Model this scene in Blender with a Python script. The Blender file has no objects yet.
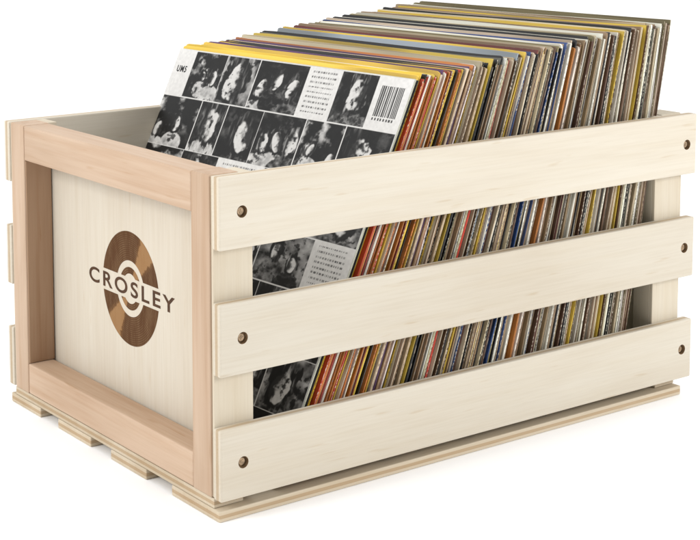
import bpy, bmesh, math, random
import numpy as np
from mathutils import Vector, Matrix
random.seed(64)
scene=bpy.context.scene
COL=scene.collection
scene.view_settings.view_transform='Standard'
try: scene.view_settings.look='None'
except Exception: pass
scene.view_settings.exposure=0

W=0.35; L=0.5693; H=0.265; S=0.0593; G=0.0436; T=0.0108

# ---------------------------------------------------------------- materials
def nt(name):
    m=bpy.data.materials.new(name); m.use_nodes=True
    n=m.node_tree.nodes; l=m.node_tree.links
    b=n['Principled BSDF']
    return m,n,l,b
def math_node(n,l,op,a,b=None,clamp=False):
    x=n.new('ShaderNodeMath'); x.operation=op; x.use_clamp=clamp
    for i,v in enumerate((a,b)):
        if v is None: continue
        if isinstance(v,(int,float)): x.inputs[i].default_value=v
        else: l.new(v,x.inputs[i])
    return x.outputs[0]
def mix(n,l,f,a,b,mode='MIX'):
    x=n.new('ShaderNodeMix'); x.data_type='RGBA'; x.blend_type=mode
    for s,v in ((x.inputs[0],f),(x.inputs[6],a),(x.inputs[7],b)):
        if isinstance(v,(int,float)): s.default_value=v
        elif isinstance(v,tuple): s.default_value=v
        else: l.new(v,s)
    return x.outputs[2]
def ramp(n,l,f,stops):
    r=n.new('ShaderNodeValToRGB'); l.new(f,r.inputs[0])
    e=r.color_ramp.elements
    while len(e)<len(stops): e.new(0.5)
    for i,(p,c) in enumerate(stops):
        e[i].position=p; e[i].color=c if len(c)==4 else c+(1,)
    return r.outputs[0]
def obj_coords(n,l):
    tc=n.new('ShaderNodeTexCoord'); oi=n.new('ShaderNodeObjectInfo')
    off=n.new('ShaderNodeVectorMath'); off.operation='SCALE'
    cx=n.new('ShaderNodeCombineXYZ')
    for i in range(3): l.new(oi.outputs['Random'],cx.inputs[i])
    l.new(cx.outputs[0],off.inputs[0]); off.inputs['Scale'].default_value=37.0
    ad=n.new('ShaderNodeVectorMath'); l.new(tc.outputs['Object'],ad.inputs[0]); l.new(off.outputs[0],ad.inputs[1])
    return tc,oi,ad.outputs[0]
def noise(n,l,vec,scale,detail=3,rough=.55,mp=None,dist=0):
    if mp:
        m=n.new('ShaderNodeMapping'); l.new(vec,m.inputs[0]); m.inputs['Scale'].default_value=mp; vec=m.outputs[0]
    x=n.new('ShaderNodeTexNoise'); l.new(vec,x.inputs['Vector']); x.inputs['Scale'].default_value=scale
    x.inputs['Detail'].default_value=detail; x.inputs['Roughness'].default_value=rough; x.inputs['Distortion'].default_value=dist
    return x.outputs['Fac']
def wood(name,axis,light,dark,streak,ply=None,half=0.005,amt=.4):
    m,n,l,b=nt(name)
    tc,oi,vec=obj_coords(n,l)
    mp=[1,1,1]; mp[axis]=0.045
    g1=noise(n,l,vec,95,4,.6,tuple(mp),.3)
    mp2=[1,1,1]; mp2[axis]=0.03
    g2=noise(n,l,vec,520,2,.6,tuple(mp2))
    mp3=[1,1,1]; mp3[axis]=0.20
    g3=noise(n,l,vec,13,3,.5,tuple(mp3),.9)
    col=ramp(n,l,g3,[(0.3,dark),(0.62,light)])
    s=ramp(n,l,g1,[(0.36,streak),(0.55,(1,1,1,1))])
    col=mix(n,l,amt,col,s,'MULTIPLY')
    s2=ramp(n,l,g2,[(0.3,(.80,.75,.68,1)),(0.6,(1,1,1,1))])
    col=mix(n,l,0.25,col,s2,'MULTIPLY')
    mp4=[1,1,1]; mp4[axis]=0.10
    g4=noise(n,l,vec,230,1,.5,tuple(mp4))
    fl_=ramp(n,l,g4,[(.70,(1,1,1,1)),(.78,(.80,.68,.52,1))])
    col=mix(n,l,.4,col,fl_,'MULTIPLY')
    v=math_node(n,l,'ADD',math_node(n,l,'MULTIPLY',oi.outputs['Random'],.09),.93)
    hs=n.new('ShaderNodeHueSaturation'); l.new(col,hs.inputs['Color']); l.new(v,hs.inputs['Value']); col=hs.outputs[0]
    if ply is not None:
        sx=n.new('ShaderNodeSeparateXYZ'); l.new(tc.outputs['Object'],sx.inputs[0])
        a=math_node(n,l,'ABSOLUTE',sx.outputs[ply])
        r=math_node(n,l,'DIVIDE',a,half)
        k=ramp(n,l,r,[(0.0,(.72,.58,.42)),(0.30,(.68,.53,.38)),(0.36,(1,.97,.93)),(0.88,(1,1,1))])
        col=mix(n,l,0.75,col,k,'MULTIPLY')
    l.new(col,b.inputs['Base Color'])
    b.inputs['Roughness'].default_value=.62
    b.inputs['Specular IOR Level'].default_value=.3
    bp=n.new('ShaderNodeBump'); bp.inputs['Strength'].default_value=.10; bp.inputs['Distance'].default_value=.0005
    l.new(g2,bp.inputs['Height']); l.new(bp.outputs[0],b.inputs['Normal'])
    return m
CL=(.60,.55,.46,1); CD=(.56,.50,.405,1); CS=(.94,.90,.83,1)
RL=(.555,.415,.305,1); RD=(.455,.32,.22,1); RS=(.84,.75,.66,1)
slat_mat=wood('slat_plywood',0,CL,CD,CS,ply=1,half=T/2,amt=.3)
post_mat=wood('post_wood',2,(.60,.54,.435,1),(.55,.48,.37,1),CS)
pale_rail_mat=wood('pale_rail_wood',1,(.60,.54,.435,1),(.55,.48,.37,1),CS)
board_mat=wood('panel_plywood',2,(.60,.548,.46,1),(.57,.51,.42,1),(.95,.92,.87,1))
stile_mat=wood('stile_wood',2,RL,RD,RS,amt=.55)
rail_mat=wood('rail_wood',1,RL,RD,RS,amt=.55)
shade_strip_mat=wood('shade_strip_brown',2,(.36,.235,.15,1),(.30,.185,.11,1),RS,amt=.6)  # darker brown than the stiles, recess shade put into the colour
base_mat=wood('base_plywood',0,(.60,.52,.40,1),(.52,.43,.31,1),CS,ply=2,half=0.0045)
def plain(name,c,rough=.6,noise_amt=.25,sc=150,metal=0):
    m,n,l,b=nt(name)
    tc,oi,vec=obj_coords(n,l)
    f=noise(n,l,vec,sc,4)
    c2=tuple(x*(1-noise_amt) for x in c[:3])+(1,)
    col=ramp(n,l,f,[(.35,c2),(.65,c[:3]+(1,))])
    l.new(col,b.inputs['Base Color']); b.inputs['Roughness'].default_value=rough; b.inputs['Metallic'].default_value=metal
    b.inputs['Specular IOR Level'].default_value=.3
    return m
burn,n,l,b=nt('burnt_brown')
tc=n.new('ShaderNodeTexCoord'); sx=n.new('ShaderNodeSeparateXYZ'); l.new(tc.outputs['Object'],sx.inputs[0])
ang=math_node(n,l,'ARCTAN2',sx.outputs[1],sx.outputs[0])
c2=math_node(n,l,'COSINE',math_node(n,l,'MULTIPLY',math_node(n,l,'SUBTRACT',ang,math.radians(52)),2.0))
rr=n.new('ShaderNodeVectorMath'); rr.operation='LENGTH'; l.new(tc.outputs['Object'],rr.inputs[0])
gv=math_node(n,l,'SINE',math_node(n,l,'MULTIPLY',rr.outputs['Value'],3300.0))
gn=noise(n,l,tc.outputs['Object'],260,3)
gn2=noise(n,l,tc.outputs['Object'],90,4,.7,(1,.25,1))
sh=math_node(n,l,'ADD',c2,math_node(n,l,'MULTIPLY',gn,.18))
col=ramp(n,l,sh,[(.86,(.080,.033,.011)),(.95,(.125,.056,.019)),(.985,(.27,.145,.06)),(1.0,(.27,.145,.06))])
gr=math_node(n,l,'MULTIPLY',math_node(n,l,'ADD',gv,1.0),ramp(n,l,gn2,[(.42,(.01,.01,.01)),(.66,(.13,.13,.13))]))
col=mix(n,l,gr,col,(.42,.29,.165,1))
l.new(col,b.inputs['Base Color']); b.inputs['Roughness'].default_value=.75; b.inputs['Specular IOR Level'].default_value=.15
letter_mat=plain('burnt_dark_brown',(.080,.034,.012),.7,.4,300)
screw_mat=plain('screw_plug',(.44,.31,.19),.5,.5,300)
hole_mat=plain('drilled_hole_brown',(.30,.19,.10),.8,.4,300)

# ---------------------------------------------------------------- helpers
def link(o,parent=None,label=None):
    COL.objects.link(o)
    if parent: o.parent=parent
    if label: o['label']=label
    return o
def box_mesh(name,dx,dy,dz,bev=.0008,seg=2):
    bm=bmesh.new(); bmesh.ops.create_cube(bm,size=1)
    for v in bm.verts: v.co=Vector((v.co.x*dx,v.co.y*dy,v.co.z*dz))
    if bev: bmesh.ops.bevel(bm,geom=bm.edges[:],offset=bev,segments=seg,affect='EDGES',profile=.5)
    me=bpy.data.meshes.new(name); bm.to_mesh(me); bm.free(); return me
def world_of(p):
    v=Vector()
    while p is not None:
        v+=p.location; p=p.parent
    return v
def box(name,x0,x1,y0,y1,z0,z1,mat,parent,bev=.0008,label=None):
    me=box_mesh(name,x1-x0,y1-y0,z1-z0,bev); me.materials.append(mat)
    o=bpy.data.objects.new(name,me)
    loc=Vector(((x0+x1)/2,(y0+y1)/2,(z0+z1)/2))
    link(o,parent,label); o.location=loc-world_of(parent)
    return o

# ---------------------------------------------------------------- floor
GZ=-0.0180
m,n,l,b=nt('white_studio_floor')
tc=n.new('ShaderNodeTexCoord')
f=noise(n,l,tc.outputs['Object'],3,2)
l.new(ramp(n,l,f,[(0.3,(.97,.97,.97)),(0.7,(.98,.98,.98))]),b.inputs['Base Color'])
b.inputs['Roughness'].default_value=.8; b.inputs['Specular IOR Level'].default_value=0
bm=bmesh.new(); bmesh.ops.create_grid(bm,x_segments=4,y_segments=4,size=40)
me=bpy.data.meshes.new('floor'); bm.to_mesh(me); bm.free(); me.materials.append(m)
fl=bpy.data.objects.new('floor',me); fl.location=(0,0,GZ); link(fl); fl['kind']='structure'; fl['label']='seamless white studio floor'

# ---------------------------------------------------------------- crate
crate=bpy.data.objects.new('wooden_crate',None); link(crate)
crate.location=(L/2,W/2,GZ); crate.empty_display_size=.05
crate['label']='pale slatted wooden record crate with framed end and burnt emblem'
crate['category']='crate'
HX=(0.0220-L/2,0.5555-L/2)
HR=.0050
def slat_mesh():
    me=box_mesh('slat',L,T,S,.0012,2)
    me.materials.append(slat_mat); me.materials.append(hole_mat)
    o=bpy.data.objects.new('tmp',me); COL.objects.link(o)
    bm=bmesh.new()
    for hx in HX:
        bmesh.ops.create_cone(bm,cap_ends=True,segments=32,radius1=HR,radius2=HR,depth=.02,
            matrix=Matrix.Translation((hx,-.0110,0))@Matrix.Rotation(math.pi/2,4,'X'))
    cm=bpy.data.meshes.new('c'); bm.to_mesh(cm); bm.free()
    cm.materials.append(hole_mat)
    c=bpy.data.objects.new('cutter',cm); COL.objects.link(c)
    md=o.modifiers.new('b','BOOLEAN'); md.object=c; md.operation='DIFFERENCE'; md.solver='EXACT'; md.material_mode='TRANSFER'
    dg=bpy.context.evaluated_depsgraph_get()
    r=bpy.data.meshes.new_from_object(o.evaluated_get(dg))
    bpy.data.objects.remove(o); bpy.data.objects.remove(c)
    r.name='slat'
    return r
sm=slat_mesh()
bm=bmesh.new()
rot=Matrix.Rotation(math.pi/2,4,'X')
bmesh.ops.create_cone(bm,cap_ends=True,segments=24,radius1=.0036,radius2=.0030,depth=.0016,matrix=rot)
for a in (0,math.pi/2):
    bmesh.ops.create_cube(bm,size=1,matrix=Matrix.Translation((0,-.0009,0))@Matrix.Rotation(a+.4,4,'Y')@Matrix.Diagonal((.0036,.0006,.0007,1)))
scm=bpy.data.meshes.new('screw'); bm.to_mesh(scm); bm.free(); scm.materials.append(screw_mat)
zc=[H-S/2,H-S/2-S-G,H-S/2-2*S-2*G]
for side in (0,1):
    for z in zc:
        o=bpy.data.objects.new('slat',sm); link(o,crate)
        y=-T/2 if side==0 else W+T/2
        o.location=Vector((L/2,y,z))-crate.location
        if side: o.rotation_euler=(0,0,math.pi)
        for hx in HX:
            s=bpy.data.objects.new('screw',scm); link(s,o); s.location=(hx,-.0022,0); s.rotation_euler=(0,random.uniform(0,3),0)
def end(x0,sgn,st,ra,shade_strip=False):
    bx=sorted((x0+sgn*.030,x0+sgn*.036))
    brd=box('end_board',bx[0],bx[1],.0245,W-.0245,.004,H-.004,board_mat,crate,0.0003)
    fx=sorted((x0,x0+sgn*.0285))
    for y0,y1 in ((.0035,.030),(W-.030,W-.0035)):
        box('frame_stile',fx[0],fx[1],y0,y1,.0,H,st,brd,.0012)
    for z0,z1 in ((0,.030),(H-.0345,H-.0005)):
        box('frame_rail',fx[0]+.0004,fx[1]-.0004,.0303,W-.0303,z0+.0004,z1,ra,brd,.0012)
    if shade_strip:
        box('stile_shade_strip',x0+.0014,x0+.0286,W-.0318,W-.0302,.0306,H-.0350,shade_strip_mat,brd,.0002,'added dark brown strip painting shade on the inner edge of the frame')  # added strip, its dark colour stands in for shade on the left stile
    px=sorted((x0+sgn*.0015,x0+sgn*.040))
    for y0,y1 in ((0.0002,.0033),(W-.0033,W-.0002)):
        box('corner_post',px[0],px[1],y0,y1,.0005,H-.0008,post_mat,crate,.0005)
    px=sorted((x0+sgn*.0287,x0+sgn*.040))
    for y0,y1 in ((0.0035,.024),(W-.024,W-.0035)):
        box('corner_batten',px[0],px[1],y0,y1,.0005,H-.0008,post_mat,crate,.0005)
    return brd
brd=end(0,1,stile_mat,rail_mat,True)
brd2=end(L-.006,-1,post_mat,pale_rail_mat)
for y0,y1 in ((-.0075,.0635),(.104,.164),(.200,.262),(.297,.3575)):
    box('base_board',.0005,L-.010,y0,y1,GZ+.0002,GZ+.0092,base_mat,crate,.0008)
box('base_cleat',.001,.030,.001,W-.001,GZ+.0096,-.0003,base_mat,crate,.0005)
box('base_cleat',L-.038,L-.0105,.001,W-.001,GZ+.0096,-.0003,base_mat,crate,.0005)

# emblem on front board (faces -X): local x-> -Y, y->Z, z-> -X
EM=Matrix(((0,0,-1,0),(-1,0,0,0),(0,1,0,0),(0,0,0,1)))
def place_em(o,parent,x,sx=1.0):
    M=EM.copy(); M.translation=Vector((x,W/2,H/2-.001))-world_of(parent)
    o.matrix_local=M@Matrix.Diagonal((sx,1,1,1))
TP=2*math.pi
R=.0525
BAND=.0100
bm=bmesh.new()
def annulus(r0,r1,h,cut=True):
    NN=240
    for i in range(NN):
        a0=TP*i/NN; a1=TP*(i+1)/NN
        ns=6
        for j in range(ns):
            q0=r0+(r1-r0)*j/ns; q1=r0+(r1-r0)*(j+1)/ns
            am=(a0+a1)/2; qm=(q0+q1)/2
            p=[(q0*math.cos(a0),q0*math.sin(a0)),(q1*math.cos(a0),q1*math.sin(a0)),(q1*math.cos(a1),q1*math.sin(a1)),(q0*math.cos(a1),q0*math.sin(a1))]
            if cut:
                sg=1 if qm*math.sin(am)>0 else -1
                if all(abs(y)<BAND or y*sg<0 for x,y in p): continue
                p=[(x,sg*max(y*sg,BAND)) for x,y in p]
            vs=[bm.verts.new((x,y,h)) for x,y in p]
            try: bm.faces.new(vs)
            except Exception: pass
annulus(.0258,R,0)
annulus(.0138,.0198,0)
bmesh.ops.remove_doubles(bm,verts=bm.verts[:],dist=1e-6)
me=bpy.data.meshes.new('emblem_disc'); bm.to_mesh(me); bm.free(); me.materials.append(burn)
o=bpy.data.objects.new('emblem_disc',me); link(o,brd,'brown burnt vinyl disc emblem'); place_em(o,brd,.02993,.92)
def text_mesh(body,width,height,offset,mat,name,sp=1.18):
    cu=bpy.data.curves.new('t','FONT'); cu.body=body; cu.align_x='CENTER'; cu.align_y='CENTER'
    cu.space_character=sp; cu.offset=offset
    o=bpy.data.objects.new('t',cu); COL.objects.link(o)
    dg=bpy.context.evaluated_depsgraph_get()
    me=bpy.data.meshes.new_from_object(o.evaluated_get(dg)); bpy.data.objects.remove(o)
    xs=[v.co.x for v in me.vertices]; ys=[v.co.y for v in me.vertices]
    cx=(min(xs)+max(xs))/2; cy=(min(ys)+max(ys))/2
    sx=width/(max(xs)-min(xs)); sy=height/(max(ys)-min(ys))
    for v in me.vertices: v.co=Vector(((v.co.x-cx)*sx,(v.co.y-cy)*sy,0))
    me.materials.clear(); me.materials.append(mat); me.name=name
    return me
me=text_mesh('CROSLEY',.148,.0146,.021,letter_mat,'lettering',1.30)
o=bpy.data.objects.new('lettering',me); link(o,brd,'burnt brown lettering across the disc'); place_em(o,brd,.02990)

# ---------------------------------------------------------------- records
def rec_cover():
    m,n,l,b=nt('sleeve_cover_print')
    tc,oi,vec=obj_coords(n,l)
    f=noise(n,l,vec,1.0,1,.5,(0,5,14))
    k=ramp(n,l,f,[(.42,(1,1,1)),(.58,(.50,.47,.43))])
    col=mix(n,l,.8,oi.outputs['Color'],k,'MULTIPLY')
    l.new(col,b.inputs['Base Color']); b.inputs['Roughness'].default_value=.4
    return m
def rec_edge(name,along):
    m,n,l,b=nt(name)
    tc,oi,vec=obj_coords(n,l)
    base=oi.outputs['Color']
    mp=[0,0,0]; mp[along]=24
    d=noise(n,l,vec,1.0,3,.6,tuple(mp))
    col=mix(n,l,1.0,base,ramp(n,l,d,[(.3,(.74,.72,.69)),(.6,(1.05,1.04,1.02))]),'MULTIPLY')
    mp=[1500,0,0]; mp[along]=380
    f=noise(n,l,vec,1.0,1,.5,tuple(mp))
    mg=[0,0,0]; mg[along]=11
    gate=ramp(n,l,noise(n,l,vec,1.0,0,.5,tuple(mg)),[(.48,(0,0,0)),(.50,(1,1,1))])
    t=ramp(n,l,f,[(.53,(0,0,0)),(.57,(1,1,1))])
    pick=ramp(n,l,oi.outputs['Random'],[(.42,(0,0,0)),(.425,(1,1,1))])
    sx=n.new('ShaderNodeSeparateXYZ'); l.new(tc.outputs['Object'],sx.inputs[0])
    a=math_node(n,l,'MULTIPLY',math_node(n,l,'ABSOLUTE',math_node(n,l,'ADD',sx.outputs[0],.00008)),1000)
    inside=ramp(n,l,a,[(.50,(1,1,1)),(.58,(0,0,0))])
    t=math_node(n,l,'MULTIPLY',math_node(n,l,'MULTIPLY',t,gate),math_node(n,l,'MULTIPLY',pick,inside))
    bw=n.new('ShaderNodeRGBToBW'); l.new(base,bw.inputs[0])
    ink=ramp(n,l,bw.outputs[0],[(.16,(.66,.60,.48)),(.22,(.05,.035,.03))])
    col=mix(n,l,math_node(n,l,'MULTIPLY',t,.85 if along==2 else .2),col,ink)
    op=ramp(n,l,a,[(.13,(.05,.04,.035)),(.25,(1,1,1))])
    col=mix(n,l,pick,mix(n,l,1.0,col,op,'MULTIPLY'),col)
    sc=ramp(n,l,math_node(n,l,'MULTIPLY',sx.outputs[0],1000),[(.40,(0,0,0)),(.50,(1,1,1))])
    wn=[0,0,0]; wn[along]=45
    wv=ramp(n,l,noise(n,l,vec,1.0,3,.7,tuple(wn)),[(.50,(0,0,0)),(.56,(1,1,1))])
    col=mix(n,l,math_node(n,l,'MULTIPLY',math_node(n,l,'MULTIPLY',sc,wv),.6),col,(.52,.43,.31,1))
    l.new(col,b.inputs['Base Color']); b.inputs['Roughness'].default_value=.6
    return m
mc=rec_cover(); ms=rec_edge('sleeve_spine',2); mt_=rec_edge('sleeve_top_edge',1)
SW=.344
def sleeve_mesh(th,wd,ht,plainm=False):
    bm=bmesh.new(); bmesh.ops.create_cube(bm,size=1)
    for v in bm.verts: v.co=Vector((v.co.x*th,(v.co.y+.5)*wd,(v.co.z+.5)*ht))
    bmesh.ops.bevel(bm,geom=bm.edges[:],offset=min(th*.15,.0004),segments=1,affect='EDGES')
    if not plainm:
        for z in (ht-.003,ht-.02,ht*.8,ht*.6,ht*.4,ht*.2):
            bmesh.ops.bisect_plane(bm,geom=bm.verts[:]+bm.edges[:]+bm.faces[:],plane_co=(0,0,z),plane_no=(0,0,1))
        for y in (.003,.02,wd*.3,wd*.5,wd*.7,wd-.02,wd-.003):
            bmesh.ops.bisect_plane(bm,geom=bm.verts[:]+bm.edges[:]+bm.faces[:],plane_co=(0,y,0),plane_no=(0,1,0))
        wear=random.choice((0,0,0,0,.0006,.0012)); wear2=random.uniform(0,.0012); sag=random.uniform(-.0014,.0006); ph=random.uniform(0,6)
        bow=random.uniform(-.00035,.00035); ed=random.uniform(0,.0010)
        for v in bm.verts:
            y,z=v.co.y,v.co.z
            v.co.x+=bow*math.sin(math.pi*2*z/ht+ph)
            if y<.002: v.co.y+=ed*math.sin(z*30+ph)
            if z>ht-.0015:
                if y<.0015: v.co.z-=wear; v.co.y+=wear*.4
                if y>wd-.0015: v.co.z-=wear2
                v.co.z+=sag*math.sin(math.pi*y/wd)+.0004*math.sin(9*y/wd*3+ph)
    bm.normal_update()
    for f in bm.faces:
        nn=f.normal
        f.material_index=0 if abs(nn.x)>.8 else (2 if abs(nn.z)>.6 else 1)
    me=bpy.data.meshes.new('record'); bm.to_mesh(me); bm.free()
    for q in (mc,ms,mt_): me.materials.append(q)
    return me
PAL=[('cream',(.60,.515,.37),22),('white',(.76,.735,.66),18),('beige',(.46,.365,.24),18),('tan',(.32,.21,.115),14),('brown',(.10,.050,.026),14),
     ('black',(.010,.010,.011),30),('dark red',(.17,.022,.018),4),('red',(.48,.04,.02),2),('orange',(.56,.19,.04),1.8),('yellow',(.70,.48,.06),3),
     ('green',(.03,.09,.04),2.2),('blue',(.02,.06,.19),2.6),('grey',(.20,.19,.165),3.5),('pale blue',(.30,.38,.42),1),('olive',(.19,.16,.07),3.5)]
PAL2=[(a,b,c*(2.0 if a in('red','green','dark red','yellow','orange') else 1)) for a,b,c in PAL]
first=['white','black','yellow','yellow','red','orange','black','orange','red','white','orange','dark red','orange','yellow','red','black','yellow','cream','orange','purple','white','red','black','yellow','orange','cream','dark red','yellow','black','white','orange','red','yellow','black','cream','purple','tan','orange','white','black','yellow','cream','red']
tail=['white','olive','cream','dark red','beige','brown','olive']
pd={a:b for a,b,c in PAL}; pd['purple']=(.13,.05,.16)
N=172
ws=[random.choice((.5,.8,1,1,1.2,1.8)) for _ in range(N)]
ws[0]=1.2; ws[1]=.6; ws[2]=1.9; ws[3]=1.2; tot=sum(ws)
XB0,XB1=.064,.480; XT0,XT1=.224,.550; Z0=-.0062; Z1a,Z1b=.3225,.3560
cum=0; recs=[]; last=None
for i in range(N):
    c=(cum+ws[i]/2)/tot; cum+=ws[i]
    xb=XB0+(XB1-XB0)*c; xt=XT0+(XT1-XT0)*c; zt=Z1a+(Z1b-Z1a)*c
    lean=math.atan2(xt-xb,zt-Z0)
    ht=math.hypot(xt-xb,zt-Z0)
    th=(XT1-XT0)*ws[i]/tot*math.cos(lean)*random.uniform(.68,.88)
    hj=0 if i==0 else random.choice((0,.0005,-.001,-.0020,-.003,-.005,.0022))
    if i==2: hj=.0022
    if i==3: hj=.0042
    wd=SW+ (0 if i==0 else random.uniform(-.006,.0002))
    me=sleeve_mesh(th,wd,ht+hj,i==0)
    o=bpy.data.objects.new('record',me); link(o)
    o.location=(xb,.0035+(0 if i==0 else random.uniform(-.001,.0035)),Z0+.0003)
    lean_j=lean+(0 if i==0 else math.radians(random.uniform(-.08,.08)))
    Mr=Matrix.Rotation(math.radians(3.2+(0 if i==0 else random.uniform(-.05,.05))),4,'Z')@Matrix.Rotation(lean_j,4,'Y')
    o.rotation_euler=Mr.to_euler()
    if i<len(first): cn=first[i]
    elif i>=N-len(tail): cn=tail[i-(N-len(tail))]
    else:
        P_=PAL2 if i>N*.82 else PAL
        while True:
            cn=random.choices([a for a,b,c_ in P_],[c_ for a,b,c_ in P_])[0]
            if cn!=last: break
    last=cn
    base=pd[cn]; k=random.uniform(.78,1.12)
    if i in (2,3): k=1.15
    o.color=tuple(min(1,x*k*random.uniform(.95,1.05)) for x in base)+(1,)
    if i==3: o.color=(.78,.54,.04,1)
    o['category']='record'; o['group']='records standing in the crate'
    o['label']='worn %s record sleeve leaning in the wooden crate'%cn
    recs.append((o,th,wd,ht))

# ---- printed cover of the nearest sleeve: plain monochrome patchwork stand-in (no faces), stored as vertex colours
o0,th0,wd0,ht0=recs[0]
o0['label']='record sleeve with black and white patchwork grid cover'
NU,NV=560,580
rng=np.random.default_rng(33)
def fnoise(h,w,cy,cx,octv=4):
    out=np.zeros((h,w)); amp=1; tot_=0
    for k in range(octv):
        gy=max(2,int(cy*2**k)+2); gx=max(2,int(cx*2**k)+2)
        g=rng.random((gy,gx))
        y=np.linspace(0,gy-1.001,h); x=np.linspace(0,gx-1.001,w)
        y0=y.astype(int); x0=x.astype(int); fy=(y-y0)[:,None]; fx=(x-x0)[None,:]
        fy=fy*fy*(3-2*fy); fx=fx*fx*(3-2*fx)
        a=g[y0][:,x0]; b_=g[y0][:,x0+1]; c_=g[y0+1][:,x0]; d_=g[y0+1][:,x0+1]
        out+=amp*((a*(1-fx)+b_*fx)*(1-fy)+(c_*(1-fx)+d_*fx)*fy); tot_+=amp; amp*=.55
    return out/tot_-.5
img=np.full((NV,NU),.66)
img+=fnoise(NV,NU,6,6,4)*.06
def px(u,v): return int(round(u/wd0*NU)),int(round(v/ht0*NV))
def sstep(e0,e1,x):
    t=np.clip((x-e0)/(e1-e0),0,1); return t*t*(3-2*t)
def shape(h,w,Y,X,A,cx,cy,s):
    x=(X-cx)/s; y=(Y-cy)/s; an=rng.uniform(-.5,.5)
    xr=x*math.cos(an)+y*math.sin(an); yr=-x*math.sin(an)+y*math.cos(an)
    nz=fnoise(h,w,4,4,4); st=fnoise(h,w,3,16,3); n2=fnoise(h,w,9,9,4)
    d=np.hypot(x/.60,(y+.80)/.50)-1+nz*.4
    cl=rng.choice([.05,.25,.7])
    A=A+(cl+n2*.9-A)*sstep(.05,-.05,d)
    d=np.hypot(xr/.31,(yr-.02)/.40)-1+nz*.9+st*.4
    A=A+((.04+np.clip(st,0,1)*1.4*rng.uniform(.3,1.3))-A)*sstep(.06,-.06,d)
    sd=rng.choice([-1,1])
    lum=.95-.85*sstep(-.06,.10,sd*xr+.05*yr+n2*.30)
    d=np.hypot(xr/.19,(yr+.03)/.27)-1+nz*.7
    A=A+(lum-A)*sstep(.06,-.07,d)
    A=A*(1-.75*sstep(.12,.25,n2+nz*.6))
    return A
def snap(u0,v0,u1,v1,kind):
    a,b0=px(u0,v0); c_,d_=px(u1,v1); b0=max(0,b0); h=d_-b0; w=c_-a
    if w<4 or h<4: return
    Y,X=np.mgrid[0:h,0:w].astype(float)
    dark=rng.random()<.72
    A=(.06 if dark else rng.choice([.35,.6]))+fnoise(h,w,5,5,4)*(.5 if dark else .9)
    s=min(w,h)
    if kind=='one': A=shape(h,w,Y,X,A,w*rng.uniform(.35,.65),h*rng.uniform(.46,.6),s*rng.uniform(1.1,1.5))
    elif kind=='group':
        k=int(rng.integers(2,4))
        for q in range(k): A=shape(h,w,Y,X,A,w*(q+rng.uniform(.4,.8))/(k+.2),h*rng.uniform(.4,.64),s*rng.uniform(.6,.9))
    elif kind=='stage':
        sh_=fnoise(h,w,4,3,5)
        A=.03+np.clip(sh_*3.0,0,1)*sstep(0,.8,Y/h)
        for q in range(3): A=shape(h,w,Y,X,A,w*rng.uniform(.1,.9),h*rng.uniform(.3,.5),s*rng.uniform(.35,.55))
    A=np.clip(A,0,1); A=A*A*(3-2*A)
    img[b0:d_,a:c_]=.008+.60*A
def fillr(u0,v0,u1,v1,val):
    a,b0=px(u0,v0); c_,d_=px(u1,v1); img[max(0,b0):d_,a:max(c_,a+1)]=val
def textlines(u0,v0,u1,v1,nl):
    h=(v1-v0)/(nl+1)
    for k in range(nl):
        v=v1-h*(k+1); u=u0+(u1-u0)*.12
        while u<u1-(u1-u0)*.15:
            w=rng.uniform(.0008,.003)
            if u+w>u1-.001: break
            fillr(u,v,u+w,v+h*.35,rng.uniform(.1,.35)); u+=w+.0011
rows=[(.050,[(.085,'u'),(.15,'stage'),(.15,'one'),(.21,'group'),(.13,'t'),(.14,'one'),(.12,'b')])]
while sum(r[0] for r in rows)<ht0-.045:
    nn=int(rng.integers(5,7)); ks=[rng.uniform(.14,.24) for _ in range(nn)]; t_=sum(ks)
    kk=[str(rng.choice(['one','group','stage','one'])) for _ in range(nn)]
    if rng.random()<.5: kk[int(rng.integers(0,nn))]='t'
    rows.append((rng.uniform(.047,.056),[(a/t_,k) for a,k in zip(ks,kk)]))
v=ht0-.001
for rh,cells in rows:
    u=.001; tw=sum(c[0] for c in cells)
    for fw,k in cells:
        w=(wd0-.002)*fw/tw; B=(u+.0005,v-rh+.0005,u+w-.0005,v-.0005)
        if k=='t': textlines(*B,9)
        elif k=='u': pass
        elif k=='b':
            x=B[0]+.006
            while x<B[2]-.006:
                ww=rng.choice((.0007,.0012,.0018)); fillr(x,B[1]+.012,x+ww,B[3]-.008,.03); x+=ww+rng.choice((.0007,.0012))
            for q in range(8): fillr(B[0]+.006+q*.0035,B[1]+.008,B[0]+.008+q*.0035,B[1]+.0105,.05)
        else: snap(*B,k)
        u+=w
    v-=rh
img=np.clip(img*(1+fnoise(NV,NU,160,160,1)*.14),.008,.85)
us=np.linspace(.0006,wd0-.0006,NU); vs=np.linspace(.0006,ht0-.0006,NV)
VV,UU=np.meshgrid(vs,us,indexing='ij')
co_=np.stack([np.zeros_like(UU),wd0-UU,VV],-1).reshape(-1,3)
idx=np.arange(NU*NV).reshape(NV,NU)
fa=np.stack([idx[:-1,:-1],idx[1:,:-1],idx[1:,1:],idx[:-1,1:]],-1).reshape(-1,4)
me=bpy.data.meshes.new('cover_print'); me.from_pydata(co_.tolist(),[],fa.tolist())
ca=me.color_attributes.new('print','FLOAT_COLOR','POINT')
g=img.reshape(-1); ca.data.foreach_set('color',np.stack([g,g*.985,g*.955,np.ones_like(g)],-1).ravel().astype(np.float32))
pm,n,l,b=nt('cover_print_ink')
at=n.new('ShaderNodeAttribute'); at.attribute_name='print'; l.new(at.outputs['Color'],b.inputs['Base Color']); b.inputs['Roughness'].default_value=.45
b.inputs['Specular IOR Level'].default_value=.25
me.materials.append(pm)
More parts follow.
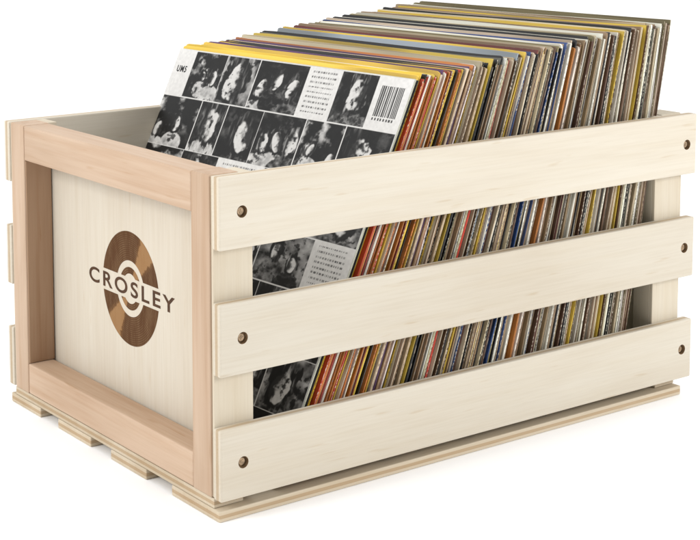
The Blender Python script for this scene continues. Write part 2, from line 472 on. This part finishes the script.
cp=bpy.data.objects.new('cover_print',me); link(cp,o0,'black and white patchwork grid print'); cp.location=(-th0/2-.00015,0,0)
ink_black=plain('print_black',(.012,.012,.013),.3,.5,90)
tm=text_mesh('UM5',.016,.007,.02,ink_black,'cover_lettering')
t=bpy.data.objects.new('cover_lettering',tm); link(t,o0)
M=EM.copy(); M.translation=Vector((-th0/2-.0004,wd0-.0150,ht0-.022)); t.matrix_local=M

# ---------------------------------------------------------------- light
w=bpy.data.worlds.new('World'); scene.world=w; w.use_nodes=True
n=w.node_tree.nodes; l=w.node_tree.links
bg=n['Background']
tc=n.new('ShaderNodeTexCoord'); sx=n.new('ShaderNodeSeparateXYZ'); l.new(tc.outputs['Generated'],sx.inputs[0])
zz=ramp(n,l,sx.outputs[2],[(0.0,(.24,.24,.243)),(.70,(1,1,1))])
yy=ramp(n,l,math_node(n,l,'ADD',math_node(n,l,'MULTIPLY',sx.outputs[1],.5),.5),[(0.05,(.40,.40,.40)),(.70,(1,1,1))])
l.new(mix(n,l,1.0,zz,yy,'MULTIPLY'),bg.inputs[0]); bg.inputs[1].default_value=1.68
def area(name,loc,target,size,power,color=(1,1,1)):
    ld=bpy.data.lights.new(name,'AREA'); ld.size=size; ld.energy=power; ld.color=color
    o=bpy.data.objects.new(name,ld); COL.objects.link(o); o.location=loc
    d=Vector(target)-Vector(loc); o.rotation_euler=d.to_track_quat('-Z','Y').to_euler()
area('key_light',(-1.9,0.35,1.3),(.1,.17,.1),.7,23,(1,.99,.97))
area('side_light',(1.5,-2.0,1.1),(.3,.10,.1),.8,38)

# ---------------------------------------------------------------- camera
cam=bpy.data.cameras.new('camera'); co=bpy.data.objects.new('camera',cam); COL.objects.link(co)
co.location=(-0.68237,-1.00275,0.49437); co.rotation_euler=(1.46,0.01002,-0.57818)
cam.sensor_width=36; cam.sensor_fit='HORIZONTAL'; cam.lens=1561.0/700*36
cam.shift_x=171.497/700; cam.shift_y=-213.087/700
cam.clip_end=200; cam.clip_start=.01
scene.camera=co
